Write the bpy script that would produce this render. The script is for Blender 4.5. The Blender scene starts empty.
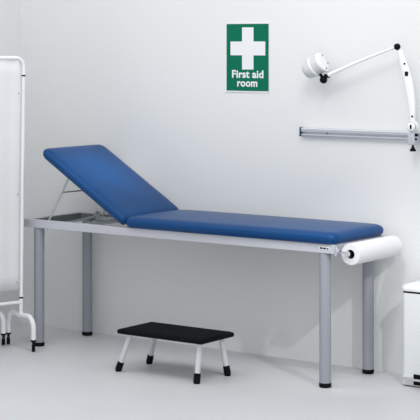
import bpy, bmesh, math, random
from mathutils import Vector, Matrix
random.seed(4)
C = bpy.context.scene.collection
PI = math.pi

# ---------------------------------------------------------------- materials
def mat(name, col, rough=.5, metal=0, spec=.5, coat=0, noise=0, nscale=8, bump=0, bscale=300, col2=None, sheen=0):
    m = bpy.data.materials.new(name); m.use_nodes = True
    nt = m.node_tree; b = nt.nodes['Principled BSDF']
    b.inputs['Base Color'].default_value = (*col, 1)
    b.inputs['Roughness'].default_value = rough
    b.inputs['Metallic'].default_value = metal
    b.inputs['Specular IOR Level'].default_value = spec
    b.inputs['Coat Weight'].default_value = coat
    b.inputs['Coat Roughness'].default_value = .25
    tc = nt.nodes.new('ShaderNodeTexCoord')
    n = nt.nodes.new('ShaderNodeTexNoise'); n.inputs['Scale'].default_value = nscale; n.inputs['Detail'].default_value = 5
    nt.links.new(tc.outputs['Object'], n.inputs['Vector'])
    r = nt.nodes.new('ShaderNodeValToRGB')
    k = noise
    c2 = col2 or tuple(c*(1-k) for c in col)
    r.color_ramp.elements[0].position = .3; r.color_ramp.elements[1].position = .7
    r.color_ramp.elements[0].color = (*c2, 1)
    r.color_ramp.elements[1].color = (*[min(1, c*(1+k*.3)) for c in col], 1)
    nt.links.new(n.outputs['Fac'], r.inputs['Fac'])
    nt.links.new(r.outputs['Color'], b.inputs['Base Color'])
    if bump:
        n2 = nt.nodes.new('ShaderNodeTexNoise'); n2.inputs['Scale'].default_value = bscale
        nt.links.new(tc.outputs['Object'], n2.inputs['Vector'])
        bp = nt.nodes.new('ShaderNodeBump'); bp.inputs['Strength'].default_value = bump; bp.inputs['Distance'].default_value = .002
        nt.links.new(n2.outputs['Fac'], bp.inputs['Height']); nt.links.new(bp.outputs['Normal'], b.inputs['Normal'])
    return m

M_wall = mat('wall_paint', (.75, .765, .77), .75, noise=.015, nscale=1.3, bump=.05, bscale=60)
M_floor = mat('floor_vinyl', (.62, .625, .65), .42, noise=.03, nscale=2.5, spec=.4, bump=.03, bscale=40)
M_vinyl = mat('blue_vinyl', (.003, .052, .178), .34, noise=.05, nscale=9, spec=.2, bump=.12, bscale=420)
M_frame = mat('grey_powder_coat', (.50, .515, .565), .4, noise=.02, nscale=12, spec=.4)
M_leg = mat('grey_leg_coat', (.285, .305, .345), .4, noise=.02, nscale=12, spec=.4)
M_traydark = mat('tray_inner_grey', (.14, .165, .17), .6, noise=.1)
M_black = mat('black_rubber', (.003, .003, .003), .5, noise=.2, spec=.12)
M_stooltop = mat('ribbed_black_rubber', (.003, .004, .005), .6, noise=.3, nscale=30, spec=.08)
M_chrome = mat('chrome', (.75, .77, .8), .18, metal=1, noise=.02)
M_dullchrome = mat('zinc_metal', (.5, .53, .55), .35, metal=.5, noise=.05)
M_white = mat('white_powder_coat', (.84, .85, .87), .35, noise=.01)
M_lampwhite = mat('white_lamp_plastic', (.87, .87, .88), .35, noise=.01)
M_lampgrey = mat('pale_grey_lamp_plastic', (.6, .62, .64), .4, noise=.02)
M_paper = mat('white_paper', (.72, .72, .745), .9, noise=.03, nscale=40, bump=.25, bscale=160)
M_card = mat('brown_core_card', (.05, .05, .06), .9, noise=.2)
M_fabric = mat("white_screen_fabric", (.77, .78, .80), .85, noise=.02, nscale=3)
M_alu = mat('satin_aluminium', (.56, .58, .63), .38, metal=.35, noise=.03)
M_navy = mat('dark_blue_end_cap', (.03, .05, .09), .5, noise=.1)
M_green = mat('sign_green', (.0, .145, .078), .6, noise=.03, spec=.15)
M_signwhite = mat('sign_white', (.78, .79, .82), .6, noise=.01, spec=.2)
M_leggrey = mat('stool_leg_pale_grey', (.62, .645, .68), .35, noise=.02)
M_binwhite = mat('white_bin_enamel', (.74, .765, .78), .3, noise=.01)
M_yellow = mat('badge_yellow', (.6, .55, .08), .5, noise=.02)

# ---------------------------------------------------------------- mesh helpers
def box(bm, x0, x1, y0, y1, z0, z1, bev=0, seg=2, M=None):
    t = bmesh.new()
    bmesh.ops.create_cube(t, size=1)
    for v in t.verts:
        v.co = Vector((x0+(v.co.x+.5)*(x1-x0), y0+(v.co.y+.5)*(y1-y0), z0+(v.co.z+.5)*(z1-z0)))
    if bev: bmesh.ops.bevel(t, geom=t.edges[:], offset=bev, segments=seg, affect='EDGES', profile=.5)
    if M: t.transform(M)
    join(bm, t)
def join(bm, t):
    me = bpy.data.meshes.new('tmp'); t.to_mesh(me); t.free(); bm.from_mesh(me); bpy.data.meshes.remove(me)
def frame_for(d):
    d = Vector(d).normalized()
    a = Vector((0, 0, 1)) if abs(d.z) < .9 else Vector((1, 0, 0))
    u = d.cross(a).normalized(); v = d.cross(u).normalized()
    return u, v, d
def tube(bm, pts, r, n=16, caps=True, closed=False):
    """sweep a round section along points; r scalar or list"""
    pts = [Vector(p) for p in pts]; k = len(pts)
    rs = r if isinstance(r, (list, tuple)) else [r]*k
    u = None; rings = []
    for i, p in enumerate(pts):
        if closed: d = (pts[(i+1) % k]-pts[i-1]).normalized()
        elif i == 0: d = (pts[1]-pts[0]).normalized()
        elif i == k-1: d = (pts[-1]-pts[-2]).normalized()
        else: d = ((pts[i+1]-p).normalized()+(p-pts[i-1]).normalized()).normalized()
        if u is None: u = frame_for(d)[0]
        else: u = (u-d*u.dot(d)).normalized()
        v = d.cross(u)
        rings.append([bm.verts.new(p+rs[i]*(math.cos(2*PI*j/n)*u+math.sin(2*PI*j/n)*v)) for j in range(n)])
    m = k if closed else k-1
    for i in range(m):
        a, b = rings[i], rings[(i+1) % k]
        for j in range(n): bm.faces.new((a[j], a[(j+1) % n], b[(j+1) % n], b[j]))
    if caps and not closed:
        bm.faces.new(rings[0][::-1]); bm.faces.new(rings[-1])
def lathe(bm, prof, origin=(0, 0, 0), axis=(0, 0, 1), n=32):
    """prof: list of (radius, height along the axis)"""
    o = Vector(origin); u, v, d = frame_for(axis)
    rings = []
    for r, h in prof:
        if r < 1e-6: rings.append([bm.verts.new(o+d*h)])
        else: rings.append([bm.verts.new(o+d*h+r*(math.cos(2*PI*j/n)*u+math.sin(2*PI*j/n)*v)) for j in range(n)])
    for a, b in zip(rings, rings[1:]):
        for j in range(n):
            q = (j+1) % n
            if len(a) == 1 and len(b) == 1: continue
            if len(a) == 1: bm.faces.new((a[0], b[q], b[j]))
            elif len(b) == 1: bm.faces.new((a[j], a[q], b[0]))
            else: bm.faces.new((a[j], a[q], b[q], b[j]))
def arc(c, r, a0, a1, n, u, v):
    c = Vector(c); u = Vector(u); v = Vector(v)
    return [c+r*(math.cos(a0+(a1-a0)*i/n)*u+math.sin(a0+(a1-a0)*i/n)*v) for i in range(n+1)]
def obj(name, bm, m, parent=None, smooth=True, ang=40):
    if isinstance(bm, bmesh.types.BMesh):
        bmesh.ops.recalc_face_normals(bm, faces=bm.faces[:])
        me = bpy.data.meshes.new(name); bm.to_mesh(me); bm.free()
    else: me = bm
    me.materials.append(m)
    o = bpy.data.objects.new(name, me); C.objects.link(o)
    if smooth:
        for p in me.polygons: p.use_smooth = True
        try: me.set_sharp_from_angle(angle=math.radians(ang))
        except Exception: pass
    if parent:
        o.parent = parent
        o.location = -Vector(parent['_o']) if '_o' in parent else (0, 0, 0)
    return o
things = []
def thing(name, label, cat, loc=(0, 0, 0), group=None):
    o = bpy.data.objects.new(name, None); C.objects.link(o); o.empty_display_size = .1
    o.location = loc; o['label'] = label; o['category'] = cat; o['_o'] = loc
    if group: o['group'] = group
    things.append(o)
    return o          # children are modelled in world coordinates and shifted back by loc
def struct(name, bm, m, parent=None):
    o = obj(name, bm, m, parent, smooth=False); o['kind'] = 'structure'; return o

# ---------------------------------------------------------------- dimensions
H = .636; T = .040; W = .4366; L = 1.83; YW = .4816; XL = -.4635

# ---------------------------------------------------------------- room shell
bm = bmesh.new(); box(bm, XL-.12, 6.5, -5.5, YW+.12, -.1, 0); struct('floor', bm, M_floor)
bm = bmesh.new(); box(bm, XL-.12, 6.5, YW, YW+.12, 0, 2.9); struct('wall_back', bm, M_wall)
bm = bmesh.new(); box(bm, XL-.12, XL, -5.5, YW, 0, 2.9); struct('wall_left', bm, M_wall)

# ---------------------------------------------------------------- examination couch
couch = thing('examination_couch', 'long blue padded examination couch with raised backrest on grey tubular legs', 'couch', (L/2, W/2, 0))
bm = bmesh.new()
t = .006
def channel_x(y0, y1):
    box(bm, 0, L, y0, y1, H-T, H, .0015, 1)
channel_x(0, .025); channel_x(W-.025, W)
box(bm, 0, .025, .0245, W-.0245, H-T, H, .0015, 1)
box(bm, L-.025, L, .0245, W-.0245, H-T, H, .0015, 1)
obj('frame', bm, M_frame, couch)
# dark inner lining of the open head end and crossbars
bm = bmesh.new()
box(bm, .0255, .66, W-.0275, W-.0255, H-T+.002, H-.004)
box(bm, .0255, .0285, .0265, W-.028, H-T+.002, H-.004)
obj('tray_lining', bm, M_traydark, couch, smooth=False)
for xx in (.64, 1.25):
    bm = bmesh.new(); box(bm, xx, xx+.03, .026, W-.03, H-.035, H-.008, .003)
    obj('crossbar', bm, M_frame, couch)
bm = bmesh.new(); box(bm, .34, .36, .026, W-.03, H-.024, H-.006, .003)
box(bm, .37, .63, .05, .10, H-.022, H-.018, .001)
obj('crossbar', bm, M_frame, couch)
# legs
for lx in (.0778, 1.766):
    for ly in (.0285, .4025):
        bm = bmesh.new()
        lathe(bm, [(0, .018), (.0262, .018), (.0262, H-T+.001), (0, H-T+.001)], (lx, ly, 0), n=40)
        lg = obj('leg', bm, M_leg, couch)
        bm = bmesh.new()
        lathe(bm, [(0, 0), (.024, 0), (.0268, .003), (.0275, .006), (.0275, .018), (.0262, .0205), (.026, .0205), (0, .0205)], (lx, ly, 0), n=40)
        f = obj('rubber_foot', bm, M_black, couch); f.parent = lg; f.location = (0, 0, 0)
# mattress cushions: rounded slabs with a crowned top
def cushion(l, w, h, r, crown=.011, nx=40, ny=20):
    """rounded slab from (0,0,0) to (l,w,h), corner radius r in plan"""
    b = bmesh.new()
    prof = []     # (inset, z) for the side profile from bottom to top
    e = .015
    prof += [(.017, 0), (.012, .002), (.0075, .0065), (.0035, .0125), (.001, .019), (0, h*.52)]
    k = 7
    for i in range(1, k+1):
        a = PI/2*i/k
        prof.append((.034*(1-math.cos(a)), h*.52+(h*.48-.001)*math.sin(a)))
    def ring(ins, z):
        rr = max(r-ins*.6, .008); pts = []
        for cx, cy, a0 in ((l-ins-rr, w-ins-rr, 0), (ins+rr, w-ins-rr, PI/2), (ins+rr, ins+rr, PI), (l-ins-rr, ins+rr, 1.5*PI)):
            for i in range(9):
                a = a0+PI/2*i/8
                pts.append((cx+rr*math.cos(a), cy+rr*math.sin(a)))
        # subdivide long runs
        out = []
        for i, p in enumerate(pts):
            q = pts[(i+1) % len(pts)]; d = math.dist(p, q); s = max(1, int(d/.02)) if i % 9 == 8 else 1
            for j in range(s): out.append((p[0]+(q[0]-p[0])*j/s, p[1]+(q[1]-p[1])*j/s))
        return out
    def zc(x, y, z):
        fx = min(1, max(0, min(x, l-x))/.16); fy = min(1, max(0, min(y, w-y))/(w/2))
        return z+crown*(math.sin(fx*PI/2))*(math.sin(fy*PI/2))
    base_n = None; rings = []
    R0 = ring(0, 0); n0 = len(R0)
    steps = prof+[(.05, h), (.08, h), (.12, h), (.165, h), (w/2-.004, h)]
    for ins, z in steps:
        # scale R0 inwards keeping the same count
        rr = max(r-ins*.6, .004)
        pts = []
        for (x, y) in R0:
            # nearest inner rectangle point and direction
            cx = min(max(x, r), l-r); cy = min(max(y, r), w-r)
            dx, dy = x-cx, y-cy; dd = math.hypot(dx, dy) or 1
            icx = min(max(cx, 0), l)
            # remap centre so that straight sides move inwards
            tx = (cx-r)/(l-2*r); ty = (cy-r)/(w-2*r)
            ncx = ins+rr+tx*(l-2*ins-2*rr); ncy = ins+rr+ty*(w-2*ins-2*rr)
            pts.append((ncx+dx/dd*rr, ncy+dy/dd*rr))
        zz = [zc(x, y, z) if z > h*.8 else z for x, y in pts]
        rings.append([b.verts.new((x, y, q)) for (x, y), q in zip(pts, zz)])
    for a, c in zip(rings, rings[1:]):
        for j in range(n0): b.faces.new((a[j], a[(j+1) % n0], c[(j+1) % n0], c[j]))
    b.faces.new(rings[0][::-1]); b.faces.new(rings[-1])
    return b
SX = .651
YF = -.022; PWD = W+.010-YF
bm = cushion(L+.013-SX, PWD, .053, .048); bm.transform(Matrix.Translation((SX, YF, H+.0005)))
main = obj('seat_pad', bm, M_vinyl, couch, ang=60)
bm = bmesh.new(); box(bm, SX+.02, L-.01, .012, W-.012, H-.006, H+.0025)
o = obj('pad_board', bm, M_black, couch); o.parent = main; o.location = (0, 0, 0)
A = math.radians(31.3)
bl = .625
bm = cushion(bl, PWD, .050, .040)
# backrest runs from the hinge up to the left: local x -> direction (-cos,0,sin), z -> (sin,0,cos)
Mb = Matrix(((-math.cos(A), 0, math.sin(A), SX-.001), (0, 1, 0, YF), (math.sin(A), 0, math.cos(A), H+.004), (0, 0, 0, 1)))
bm.transform(Mb)
back = obj('backrest', bm, M_vinyl, couch, ang=60)
bm = bmesh.new(); box(bm, .02, bl-.03, .03, W-.02, -.006, .003); bm.transform(Mb)
o = obj('backing_board', bm, M_black, couch); o.parent = back; o.location = (0, 0, 0)
# adjustable support: two struts with a cross rod
bm = bmesh.new()
tube(bm, [(.128, .034, .588), (.1418, .034, .640), (.275, .034, .865)], .0055, 10)
obj('backrest_strut', bm, M_dullchrome, couch)
bm = bmesh.new()
tube(bm, [(.175, .402, .612), (.185, .402, .64), (.295, .402, .862)], .0055, 10)
obj('backrest_strut', bm, M_dullchrome, couch)
bm = bmesh.new(); tube(bm, [(.223, .034, .778), (.2535, .402, .778)], .0036, 10)
obj('strut_cross_rod', bm, M_dullchrome, couch)
for yy in (.040, .396):
    bm = bmesh.new()
    box(bm, .14, .50, yy-.003, yy+.003, H-.030, H-.010, .001)
    for i in range(6): lathe(bm, [(0, -.005), (.006, -.005), (.006, .005), (0, .005)], (.2+i*.04, yy, H-.012), (0, 1, 0), 10)
    obj('ratchet_bar', bm, M_dullchrome, couch)
bm = bmesh.new()   # toothed catch at the back
tube(bm, [(.14, .39, H-.012), (.24, .05, H-.012)], .006, 10)
lathe(bm, [(0, -.006), (.014, -.006), (.016, 0), (.014, .006), (0, .006)], (.165, .38, H+.004), (0, 1, 0), 14)
lathe(bm, [(0, -.008), (.008, -.008), (.008, .008), (0, .008)], (.165, .365, H+.004), (0, 1, 0), 14)
obj('ratchet_catch', bm, M_dullchrome, couch)
# paper roll holder on the foot end
RX, RZ = 1.897, .601
bm = bmesh.new()
for yy in (.012, W-.016):
    box(bm, L, L+.010, yy-.010, yy+.012, RZ-.014, H-.002, .001)
    tube(bm, [(L+.006, yy, RZ+.003), (RX, yy, RZ)], .0045, 8)
tube(bm, [(RX, -.004, RZ), (RX, W, RZ)], .006, 12)
lathe(bm, [(0, -.012), (.009, -.010), (.012, -.004), (.012, .006), (.008, .010), (0, .010)], (RX, -.002, RZ), (0, 1, 0), 20)
lathe(bm, [(0, -.010), (.008, -.010), (.012, -.006), (.012, .004), (0, .006)], (RX, W+.008, RZ), (0, 1, 0), 20)
obj('roll_holder', bm, M_chrome, couch)
# triangular gusset mark and maker's badge on the rail
bm = bmesh.new()
v = [bm.verts.new(q) for q in ((L+.0105, -.001, H-.008), (L+.0105, -.001, H-.036), (L+.026, -.001, H-.022))]
w = [bm.verts.new((q.co.x, .002, q.co.z)) for q in v]
bm.faces.new(v); bm.faces.new(w[::-1])
for i in range(3): bm.faces.new((v[i], v[(i+1) % 3], w[(i+1) % 3], w[i]))
obj('gusset_plate', bm, M_frame, couch, smooth=False)
bm = bmesh.new(); box(bm, 1.752, 1.805, -.0012, .0002, H-.025, H-.011, .0004)
bd = obj('badge', bm, M_signwhite, couch)
bm = bmesh.new()
lathe(bm, [(0, 0), (.0052, 0), (.0052, .0006), (0, .0006)], (1.762, -.0012, H-.018), (0, -1, 0), 20)
box(bm, 1.762, 1.786, -.0018, -.0012, H-.0205, H-.0158)
box(bm, 1.778, 1.788, -.0018, -.0012, H-.0225, H-.0145)
lathe(bm, [(0, 0), (.0042, 0), (.0042, .0006), (0, .0006)], (1.7975, -.0012, H-.0195), (0, -1, 0), 20)
o = obj('badge_mark', bm, M_black, couch); o.parent = bd; o.location = (0, 0, 0)
bm = bmesh.new(); lathe(bm, [(0, 0), (.0022, 0), (.0022, .0005), (0, .0005)], (1.7915, -.0012, H-.0185), (0, -1, 0), 16)
o = obj('badge_dot', bm, M_yellow, couch); o.parent = bd; o.location = (0, 0, 0)

# ---------------------------------------------------------------- paper roll
roll = thing('paper_roll', 'white couch paper roll on the holder at the couch foot end', 'paper roll', (RX, W/2, RZ))
bm = bmesh.new()
y0, y1, R = .012+.016, W-.016-.012+.02, .0475
y1 = W-.032
lathe(bm, [(.020, y0), (.021, y0-.0015), (R-.002, y0-.001), (R, y0+.001), (R, y1-.001), (R-.002, y1), (.020, y1), (.020, y0)], (RX, 0, RZ-.004), (0, 1, 0), 64)
# loose end of the sheet lying on the outside
obj('paper', bm, M_paper, roll)
bm = bmesh.new()
lathe(bm, [(.0185, y0+.001), (.0200, y0+.001), (.0200, y1-.001), (.0185, y1-.001), (.0185, y0+.001)], (RX, 0, RZ-.004), (0, 1, 0), 40)
obj('cardboard_core', bm, M_card, roll)

# ---------------------------------------------------------------- step stool
stool = thing('step_stool', 'low step stool with black ribbed rubber top and pale grey splayed legs', 'step stool', (1.04, -.13, 0))
SH = .202
bm = bmesh.new()
x0, x1, y0, y1 = .812, 1.302, -.262, -0.004
box(bm, x0, x1, y0, y1, SH-.024, SH-.002, .010, 3)
top = obj('stool_top', bm, M_stooltop, stool)
bm = bmesh.new()
for i in range(27):
    yy = y0+.014+i*(y1-y0-.028)/26
    box(bm, x0+.014, x1-.014, yy-.003, yy+.003, SH-.003, SH, .0008, 1)
o = obj('ribbed_tread', bm, M_stooltop, stool); o.parent = top; o.location = (0, 0, 0)
feet = [((.866, -.222), (.806, -.236)), ((.872, -.035), (.812, -.012)), ((1.262, -.222), (1.262, -.245)), ((1.245, -.035), (1.272, -.022))]
for (tx, ty), (fx, fy) in feet:
    P = Vector((tx, ty, SH-.022)); Q = Vector((fx, fy, .012)); d = (Q-P)
    bm = bmesh.new(); tube(bm, [P, Q], .0125, 20); lg = obj('leg', bm, M_leggrey, stool)
    bm = bmesh.new()
    a = P+d*.80; b2 = Vector((fx+d.x*.03, fy+d.y*.03, .0))
    tube(bm, [a, a+d*.01, Q.lerp(a, .3), Q, b2], [.0132, .0152, .0160, .0160, .0145], 20)
    for v in bm.verts:
        if v.co.z < 0: v.co.z = 0
    f = obj('rubber_foot', bm, M_black, stool); f.parent = lg; f.location = (0, 0, 0)

# ---------------------------------------------------------------- first aid sign
sign = thing('first_aid_sign', 'green rectangular first aid room sign with white cross on the wall', 'sign', (1.03, YW, 1.45))
sx0, sx1, sz0, sz1 = .906, 1.168, 1.279, 1.624
bm = bmesh.new(); box(bm, sx0, sx1, YW-.004, YW, sz0, sz1, .001, 1); sp = obj('sign_plate', bm, M_signwhite, sign)
bm = bmesh.new(); box(bm, sx0+.008, sx1-.0035, YW-.0046, YW-.004, sz0+.008, sz1-.008); g = obj('green_panel', bm, M_green, sign, smooth=False)
cx = 1.0415; cz = 1.4955; ra = .1035; hw = .034
bm = bmesh.new()
box(bm, cx-hw, cx+hw, YW-.0052, YW-.0046, cz-ra, cz+ra)
box(bm, cx-ra, cx-hw, YW-.0052, YW-.0046, cz-hw, cz+hw)
box(bm, cx+hw, cx+ra, YW-.0052, YW-.0046, cz-hw, cz+hw)
obj('white_cross', bm, M_signwhite, sign, smooth=False)
def text(body, xc, zbase, width, height, y, name, m, parent, off=.03):
    cu = bpy.data.curves.new('t', 'FONT'); cu.body = body; cu.size = 1; cu.offset = off; cu.extrude = .01; cu.resolution_u = 4
    cu.space_character = 1.03
    o = bpy.data.objects.new('t', cu); C.objects.link(o)
    dg = bpy.context.evaluated_depsgraph_get(); dg.update()
    me = bpy.data.meshes.new_from_object(o.evaluated_get(dg))
    bpy.data.objects.remove(o); bpy.data.curves.remove(cu)
    xs = [v.co.x for v in me.vertices]; zs = [v.co.y for v in me.vertices]
    sx = width/(max(xs)-min(xs)); xm = (max(xs)+min(xs))/2
    for v in me.vertices:
        x, yy, z = v.co
        v.co = ((x-xm)*sx+xc, y-z*.02, zbase+yy*height)
    return obj(name, me, m, parent, smooth=False)
text('First aid', cx-.001, 1.352, .187, .052, YW-.0047, 'lettering', M_signwhite, sign)
text('room', cx-.003, 1.309, .120, .052, YW-.0047, 'lettering', M_signwhite, sign)

# ---------------------------------------------------------------- wall rail
RB, RT = 1.0785, 1.1185
rail = thing('wall_rail', 'long satin aluminium equipment rail with dark end cap on the wall', 'rail', (1.9, YW, RB))
x0, x1 = 1.366, 2.75
bm = bmesh.new()
prof = [(0, RB), (.022, RB), (.026, RB+.004), (.026, RB+.010), (.014, RB+.012), (.014, RB+.019), (.026, RB+.021), (.028, RB+.034), (.026, RT-.002), (.020, RT), (0, RT)]
a = [bm.verts.new((x0, YW-d, z)) for d, z in prof]; b = [bm.verts.new((x1, YW-d, z)) for d, z in prof]
for i in range(len(prof)-1): bm.faces.new((a[i], a[i+1], b[i+1], b[i]))
bm.faces.new(a); bm.faces.new(b[::-1])
obj('rail_profile', bm, M_alu, rail, ang=25)
for xa, xb in ((x0-.009, x0-.0005), (x1+.0005, x1+.009)):
    bm = bmesh.new(); box(bm, xa, xb, YW-.030, YW, RB-.002, RT+.002, .002); obj('end_cap', bm, M_navy, rail)
for xs in (1.505, 2.15):
    bm = bmesh.new(); lathe(bm, [(0, 0), (.0035, 0), (.0035, .002), (0, .002)], (xs, YW-.014, RB+.0155), (0, -1, 0), 12)
    obj('screw', bm, M_black, rail)

# ---------------------------------------------------------------- examination lamp
YL = YW-.075
lamp = thing('examination_lamp', 'white jointed arm examination lamp clamped to the aluminium wall rail', 'lamp', (1.98, YL, RB))
def ribbon(bm, pts, ws, th, y):   # flattened tapered arm in the XZ plane
    pts = [Vector((p[0], y, p[1])) for p in pts]; k = len(pts); n = 16; rings = []
    for i, p in enumerate(pts):
        d = (pts[min(i+1, k-1)]-pts[max(i-1, 0)]).normalized(); s = Vector((d.z, 0, -d.x))
        rings.append([bm.verts.new(p+s*ws[i]*math.cos(2*PI*j/n)+Vector((0, 1, 0))*th*math.sin(2*PI*j/n)) for j in range(n)])
    for a, b in zip(rings, rings[1:]):
        for j in range(n): bm.faces.new((a[j], a[(j+1) % n], b[(j+1) % n], b[j]))
    bm.faces.new(rings[0][::-1]); bm.faces.new(rings[-1])
# joints (x,z) in the lamp plane
JT = (1.922, 1.505); JB = (1.999, 1.148); HD = (1.5185, 1.357)
bm = bmesh.new()
pts = []; ws = []
N = 20
for i in range(N+1):
    s = i/N
    x = JT[0]+(JB[0]-JT[0])*s+.018*math.sin(PI*s); z = JT[1]+(JB[1]-JT[1])*s
    pts.append((x, z)); ws.append(.0095+.0125*math.sin(PI*min(1, s*1.05))**.8 if s < .95 else .0125)
ribbon(bm, pts, ws, .011, YL)
arm1 = obj('lower_arm', bm, M_lampwhite, lamp)
yy = YL-.0105
for (qx, qz) in ((1.961, 1.428), (2.000, 1.190)):
    bm = bmesh.new(); lathe(bm, [(0, 0), (.0045, 0), (.0045, .003), (0, .003)], (qx, yy, qz), (0, -1, 0), 12)
    o = obj('screw', bm, M_black, lamp); o.parent = arm1; o.location = (0, 0, 0)
bm = bmesh.new(); box(bm, 1.962, 1.978, yy-.003, yy+.004, 1.372, 1.393, .002)
o = obj('switch', bm, M_black, lamp); o.parent = arm1; o.location = (0, 0, 0)
bm = bmesh.new()
pts = []; ws = []
for i in range(N+1):
    s = i/N
    x = JT[0]+(1.553-JT[0])*s; z = JT[1]+(1.371-JT[1])*s+.004*math.sin(PI*s)
    pts.append((x, z)); ws.append(.0055+.0035*s)
ribbon(bm, pts, ws, .008, YL-.014)
obj('upper_arm', bm, M_lampwhite, lamp)
bm = bmesh.new(); lathe(bm, [(0, -.016), (.007, -.0145), (.013, -.0095), (.0155, -.002), (.0155, .003), (.012, .009), (.006, .012), (0, .012)], (JT[0], YL-.010, JT[1]), (0, 1, 0), 28)
obj('elbow_knob', bm, M_black, lamp)
# base pivot
bm = bmesh.new(); lathe(bm, [(0, -.024), (.016, -.024), (.022, -.020), (.024, -.014), (.024, .012), (0, .012)], (JB[0], YL, JB[1]-.004), (0, 1, 0), 32)
piv = obj('base_pivot', bm, M_lampwhite, lamp)
bm = bmesh.new(); lathe(bm, [(.0205, -.0212), (.0230, -.0185), (.0232, -.0180), (.0205, -.0212)], (JB[0], YL, JB[1]-.004), (0, 1, 0), 32)
lathe(bm, [(0, -.026), (.0065, -.026), (.0065, -.022), (0, -.022)], (0, 0, 0), (0, 1, 0), 20)
for v in bm.verts:
    if v.co.length < .05: v.co = Vector((v.co.x*.75+JB[0]+.001, v.co.y+YL, v.co.z*1.75+JB[1]-.005))
o = obj('pivot_slot', bm, M_black, lamp); o.parent = piv; o.location = (0, 0, 0)
bm = bmesh.new()
box(bm, JB[0]-.023, JB[0]+.011, YL-.010, YW-.029, RB-.016, RT-.002, .003)
box(bm, JB[0]-.020, JB[0]+.008, YL-.004, YW-.020, RB-.018, RB-.006, .002)
tube(bm, [(JB[0], YL, RT-.006), (JB[0], YL, JB[1])], .010, 16)
obj('rail_clamp', bm, M_alu, lamp)
bm = bmesh.new()
tube(bm, [(JB[0]+.010, YL, RT-.012), (JB[0]+.023, YL-.002, RT-.012)], .0065, 12)
obj('clamp_knob', bm, M_black, lamp); bm = bmesh.new()
tube(bm, [(JB[0]+.010, YL, RB+.008), (JB[0]+.018, YL-.002, RB+.008)], .0045, 12)
obj('clamp_knob', bm, M_black, lamp); bm = bmesh.new()
tube(bm, [(JB[0]-.010, YL+.015, RB-.016), (JB[0]-.010, YL+.015, RB-.028)], .0045, 12)
lathe(bm, [(0, -.048), (.013, -.048), (.015, -.043), (.009, -.034), (.005, -.026), (0, -.026)], (JB[0]-.010, YL+.015, RB), (0, 0, 1), 20)
obj('clamp_screw', bm, M_black, lamp)
# head: axis in world from the image-plane tilt
yaw = -35.873*PI/180
r_ = Vector((math.cos(yaw), -math.sin(yaw), 0)); u_ = Vector((0, 0, 1)); d_ = Vector((math.sin(yaw), math.cos(yaw), 0))
th = math.radians(31)
ax = (.90*(math.cos(th)*r_+math.sin(th)*u_)-.43*d_).normalized()
HC = Vector((1.482, YL-.02, 1.410))       # middle of the head
bm = bmesh.new()
lathe(bm, [(0, -.055), (.020, -.054), (.032, -.049), (.040, -.039), (.0435, -.022), (.0445, 0)], HC, ax, 48)
hd = obj('lamp_head', bm, M_lampgrey, lamp)
bm = bmesh.new(); lathe(bm, [(.0445, -.004), (.049, -.003), (.050, .001), (.049, .005), (.0445, .006)], HC, ax, 48)
obj('head_ring', bm, M_lampwhite, hd); hd.children[0].location = (0, 0, 0)
bm = bmesh.new(); lathe(bm, [(.0445, .004), (.0450, .020), (.0460, .042), (.043, .044)], HC, ax, 48)
o = obj('head_band', bm, M_lampgrey, hd); o.location = (0, 0, 0)
bm = bmesh.new(); lathe(bm, [(.044, .040), (.048, .041), (.0495, .046), (.0485, .051), (.042, .055), (.030, .0565), (0, .057)], HC, ax, 48)
o = obj('head_cap', bm, M_lampwhite, hd); o.location = (0, 0, 0)
u, v, dd = frame_for(ax)
def on_cap(im_x, im_y, h):   # point on the cap from image-like offsets (right, up)
    a = r_-ax*r_.dot(ax); a.normalize(); b = ax.cross(a); 
    if b.z < 0: b = -b
    return HC+ax*h+a*im_x+b*im_y
for (ix, iy) in ((-.006, .036), (.034, .016), (.020, -.030)):
    bm = bmesh.new(); p = on_cap(ix, iy, .0545); tube(bm, [p, p+ax*.0025], .004, 10)
    o = obj('vent', bm, M_black, hd); o.location = (0, 0, 0)
KN = Vector((1.530, YL-.012, 1.350))
bm = bmesh.new()
lathe(bm, [(0, -.018), (.008, -.0165), (.0145, -.012), (.018, -.003), (.018, .003), (.0145, .010), (.008, .014), (0, .015)], KN, (0, 1, 0), 28)
p0 = KN+Vector((-.004, 0, .012)); p1 = HC+ax*.026-u_*.038
tube(bm, [KN, p0.lerp(p1, .5), p1], [.010, .007, .007], 14)
tube(bm, [p1-(p1-KN)*.12-r_*.006, p1-(p1-KN)*.12+r_*.006], .009, 12)
box(bm, 1.536, 1.560, YL-.022, YL-.002, 1.359, 1.377, .003)
obj('head_knob', bm, M_black, lamp)

# ---------------------------------------------------------------- privacy screen
P1 = Vector((.040, -.067, 0)); dv = Vector((-.287, -.958, 0)).normalized(); PW = .50
Hn = P1+dv*PW
P2 = Vector((-.197, -.090, 0)); dv2 = (P2-Hn).normalized(); 
screen = thing('folding_privacy_screen', 'white folding privacy screen on casters beside the couch head end', 'screen', tuple(P1))
rt = .0095; Z0, Z1 = .229, 1.448
def post_len(P, Q, k):
    # frame of a panel: bottom rail, two posts, round-cornered top rail, one bent tube
    d = (Q-P).normalized(); up = Vector((0, 0, 1)); r = .045; b = bmesh.new()
    pts = [P+up*.160, P+up*.6, P+up*(Z1-r)]
    pts += arc(P+d*r+up*(Z1-r), r, PI, PI/2, 8, d, up)[1:]
    pts += arc(Q-d*r+up*(Z1-r), r, PI/2, 0, 8, d, up)
    pts += [Q+up*.6, Q+up*.160]
    tube(b, pts, rt, 16)
    tube(b, [P+up*Z0, Q+up*Z0], .0085, 14)
    return b
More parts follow.
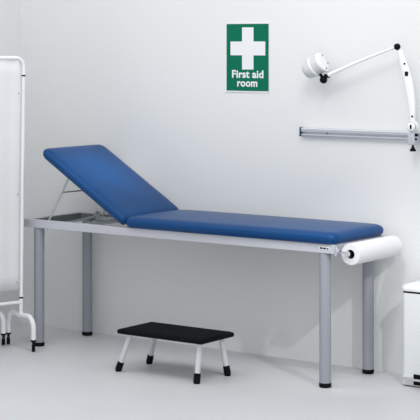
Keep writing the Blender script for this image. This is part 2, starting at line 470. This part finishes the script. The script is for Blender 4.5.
def foot(P, d):
    """inverted U with a caster at each end, running along d through P"""
    up = Vector((0, 0, 1)); hs = .121; r = .055; b = bmesh.new(); zt = .168
    pts = [P-d*hs+up*.055, P-d*hs+up*(zt-r)]
    pts += arc(P-d*(hs-r)+up*(zt-r), r, PI, PI/2, 8, d, up)[1:]
    pts += [P+up*(zt-.004)]
    pts += arc(P+d*(hs-r)+up*(zt-r), r, PI/2, 0, 8, d, up)
    pts += [P+d*hs+up*.055]
    tube(b, pts, .0125, 18)
    tube(b, [P+up*(zt-.012), P+up*(zt+.014)], .0120, 16)
    return b, [P-d*hs, P+d*hs]
def panel(P, Q, fd, ffoot):
    out = []
    f = obj('panel_frame', post_len(P, Q, 0), M_white, screen)
    d = (Q-P).normalized(); up = Vector((0, 0, 1)); n = Vector((-d.y, d.x, 0))
    # fabric sheet with faint ripples
    b = bmesh.new(); nx, nz = 26, 16; g = {}
    for i in range(nx+1):
        for j in range(nz+1):
            s = .010+(PW-.02)*i/nx; z = .292+(Z1-.008-.292)*j/nz
            rip = .0022*math.sin(i*1.3+.4*math.sin(j*.5))
            g[i, j] = b.verts.new(P+d*s+up*z+n*rip)
    for i in range(nx):
        for j in range(nz): b.faces.new((g[i, j], g[i+1, j], g[i+1, j+1], g[i, j+1]))
    for (ii, jj) in ((0, nz), (nx, nz)):
        v = g[ii, jj]; v.co.z -= .02; v.co += d*(.012 if ii == 0 else -.012)
    fb = obj('fabric_panel', b, M_fabric, screen)
    md = fb.modifiers.new('thick', 'SOLIDIFY'); md.thickness = .0015; md.offset = 0
    for z in (1.272, .768, .33):
        b = bmesh.new(); p = P+d*.028+up*z-n*.0
        for sgn in (-1, 1): tube(b, [p, p+n*sgn*.005], .0045, 10)
        o = obj('snap_stud', b, M_dullchrome, fb); o.location = (0, 0, 0)
    for PP in (P, Q):
        for z in (1.36, .252):
            b = bmesh.new(); tube(b, [PP+up*(z-.004), PP+up*(z+.004)], rt+.0012, 16); o = obj('collar', b, M_black, f); o.location = (0, 0, 0)
            b = bmesh.new(); tube(b, [PP+up*(z+.004), PP+up*(z+.010)], rt+.0018, 16); o = obj('collar', b, M_white, f); o.location = (0, 0, 0)
    if ffoot:
        b, ends = foot(P, fd); ft = obj('foot', b, M_white, screen)
        b = bmesh.new(); q = P+up*.152-Vector((-d.x, -d.y, 0))*0+Vector((.0, -.013, 0)); lathe(b, [(0, 0), (.005, 0), (.005, .003), (0, .003)], q, (.3, -1, 0), 12)
        o = obj('bolt', b, M_dullchrome, ft); o.location = (0, 0, 0)
        for e in ends:
            b = bmesh.new(); sd = Vector((.75, .66, 0)); fw = Vector((.66, -.75, 0))
            tube(b, [e+up*.059, e+up*.050], .0138, 16)
            tube(b, [e+up*.052, e+up*.036], .0065, 12)
            c = e+fw*.006+up*.0185
            for sg in (-1, 1):
                lathe(b, [(0, -.0045), (.014, -.0045), (.0182, -.0025), (.0182, .0025), (.014, .0045), (0, .0045)], c+sd*sg*.0042, sd, 24)
            o = obj('caster', b, M_black, ft); o.location = (0, 0, 0)
fd = Vector((.958, -.287, 0))
panel(P1, Hn, fd, True)
fd2 = Vector((dv2.y, -dv2.x, 0)); fd2 = fd2 if fd2.x > 0 else -fd2
Hn2 = Hn+Vector((-.022, 0, 0))
panel(P2, P2-dv2*(PW-.004), fd2, True)
# hinges joining the two panels at the near end
Q2 = P2-dv2*(PW-.004)
for z in (.5, 1.2):
    bm = bmesh.new(); tube(bm, [Hn+Vector((0, 0, z)), Q2+Vector((0, 0, z))], .006, 10); obj('hinge', bm, M_white, screen)
b, ends = foot((Hn+Q2)/2, fd); ft = obj('foot', b, M_white, screen)
for e in ends:
    b = bmesh.new(); up = Vector((0, 0, 1)); sd = Vector((.75, .66, 0))
    tube(b, [e+up*.066, e+up*.040], .012, 12)
    for sg in (-1, 1): lathe(b, [(0, -.0055), (.017, -.0055), (.0212, -.003), (.0212, .003), (.017, .0055), (0, .0055)], e+up*.0215+sd*sg*.0105, sd, 24)
    tube(b, [e+up*.0215-sd*.012, e+up*.0215+sd*.012], .005, 10); tube(b, [e+up*.0215, e+up*.046], .0045, 10)
    o = obj('caster', b, M_black, ft); o.location = (0, 0, 0)
screen.rotation_euler = (0, math.radians(.75), 0)

# ---------------------------------------------------------------- pedal bin
bx, by, bw, bd_, bh = 2.012, .262, .27, .212, .405
bin_ = thing('pedal_bin', 'tall white pedal bin with chrome pedal standing against the wall', 'bin', (bx+bw/2, by+bd_/2, 0))
def rrect(b, x0, x1, y0, y1, z, r, n=8):
    out = []
    for cx_, cy_, a0 in ((x1-r, y1-r, 0), (x0+r, y1-r, PI/2), (x0+r, y0+r, PI), (x1-r, y0+r, 1.5*PI)):
        for i in range(n+1):
            a = a0+PI/2*i/n; out.append(b.verts.new((cx_+r*math.cos(a), cy_+r*math.sin(a), z)))
    return out
def loft(b, rings):
    n = len(rings[0])
    for a, c in zip(rings, rings[1:]):
        for j in range(n): b.faces.new((a[j], a[(j+1) % n], c[(j+1) % n], c[j]))
    b.faces.new(rings[0][::-1]); b.faces.new(rings[-1])
x0, x1, y0, y1 = bx, bx+bw, by, by+bd_
b = bmesh.new(); r = .03
loft(b, [rrect(b, x0+.001, x1-.001, y0+.001, y1-.001, .052, r), rrect(b, x0, x1, y0, y1, .056, r), rrect(b, x0, x1, y0, y1, .412, r)])
obj('bin_body', b, M_binwhite, bin_)
b = bmesh.new()
loft(b, [rrect(b, x0+.003, x1-.003, y0+.003, y1-.003, .412, r), rrect(b, x0+.003, x1-.003, y0+.003, y1-.003, .421, r)])
obj('lid_seal', b, M_black, bin_)
b = bmesh.new()
loft(b, [rrect(b, x0-.004, x1+.004, y0-.004, y1+.004, .421, r+.002), rrect(b, x0-.006, x1+.006, y0-.006, y1+.006, .426, r+.004), rrect(b, x0-.005, x1+.005, y0-.005, y1+.005, .436, r+.004),
         rrect(b, x0+.004, x1-.004, y0+.004, y1-.004, .446, r), rrect(b, x0+.03, x1-.03, y0+.03, y1-.03, .454, r), rrect(b, x0+.07, x1-.07, y0+.07, y1-.07, .457, r)])
obj('lid', b, M_binwhite, bin_)
b = bmesh.new()
loft(b, [rrect(b, x0+.0, x1-.0, y0+.0, y1-.0, .004, r), rrect(b, x0-.002, x1+.002, y0-.002, y1+.002, .010, r), rrect(b, x0-.001, x1+.001, y0-.001, y1+.001, .052, r)])
obj('bin_base', b, M_binwhite, bin_)
b = bmesh.new()
loft(b, [rrect(b, x0+.004, x1-.004, y0+.004, y1-.004, 0, r), rrect(b, x0+.004, x1-.004, y0+.004, y1-.004, .0042, r)])
obj('floor_ring', b, M_black, bin_)
b = bmesh.new(); box(b, x0+.068, x1-.068, y0-.0035, y0+.01, .008, .056, .003)
obj('pedal_recess', b, M_black, bin_)
b = bmesh.new(); box(b, x0+.026, x1-.026, y0-.030, y0-.0038, .031, .041, .004, 3)
obj('pedal', b, M_chrome, bin_)

# ---------------------------------------------------------------- lights
def area(name, loc, target, size, power, col=(1, 1, 1), sy=None):
    l = bpy.data.lights.new(name, 'AREA'); l.energy = power; l.color = col
    l.shape = 'RECTANGLE' if sy else 'SQUARE'; l.size = size
    if sy: l.size_y = sy
    o = bpy.data.objects.new(name, l); C.objects.link(o); o.location = loc
    o.rotation_euler = (Vector(target)-Vector(loc)).to_track_quat('-Z', 'Y').to_euler()
    return o
area('key_light', (2.5, -1.3, 2.9), (1.2, .3, .5), .8, 16, (1, .99, .98))
area('ceiling_light', (1.2, -1.2, 2.9), (1.2, -1.0, 0), 3.6, 30, (1, .995, .99), 1.8)
area('fill_light', (3.4, -3.6, 1.2), (1.0, .4, .4), 2.4, 16, (.99, .995, 1))
l = bpy.data.lights.new('backrest_fill_spot', 'SPOT'); l.energy = 240; l.shadow_soft_size = .12; l.spot_size = math.radians(11.5); l.spot_blend = 1  # added spot with no fixture, brightens the middle of the backrest
o = bpy.data.objects.new('backrest_fill_spot', l); C.objects.link(o); o.location = (1.5, -.9, 2.7)
o.rotation_euler = (Vector((.36, .20, .90))-o.location).to_track_quat('-Z', 'Y').to_euler()
l = bpy.data.lights.new('couch_end_spot', 'SPOT'); l.energy = 42; l.shadow_soft_size = .02; l.spot_size = math.radians(22); l.spot_blend = .9
o = bpy.data.objects.new('couch_end_spot', l); C.objects.link(o); o.location = (2.45, -1.3, 2.9)
o.rotation_euler = (Vector((1.74, .48, .15))-o.location).to_track_quat('-Z', 'Y').to_euler()
l = bpy.data.lights.new('side_spot', 'SPOT'); l.energy = 70; l.shadow_soft_size = .02; l.spot_size = math.radians(26); l.spot_blend = .8
o = bpy.data.objects.new('side_spot', l); C.objects.link(o); o.location = (3.5, -1.1, 1.8)
o.rotation_euler = (Vector((1.35, .48, .05))-o.location).to_track_quat('-Z', 'Y').to_euler()
world = bpy.data.worlds.new('world'); bpy.context.scene.world = world; world.use_nodes = True
bg = world.node_tree.nodes['Background']; bg.inputs[0].default_value = (.98, .99, 1, 1); bg.inputs[1].default_value = .75

# ---------------------------------------------------------------- camera
cam = bpy.data.cameras.new('camera'); co = bpy.data.objects.new('camera', cam); C.objects.link(co)
cam.sensor_width = 36; cam.sensor_fit = 'HORIZONTAL'
cam.lens = 1640.9/420*36
co.location = (5.6063, -6.1532, 1.5226)
co.rotation_euler = (PI/2, 0, math.radians(35.873))
cam.shift_x = (210-209.8)/420; cam.shift_y = (42.9-210)/420
cam.clip_end = 100
bpy.context.scene.camera = co
bpy.context.scene.view_settings.view_transform = 'Standard'
bpy.context.scene.view_settings.look = 'None'
for o in things:
    del o['_o']
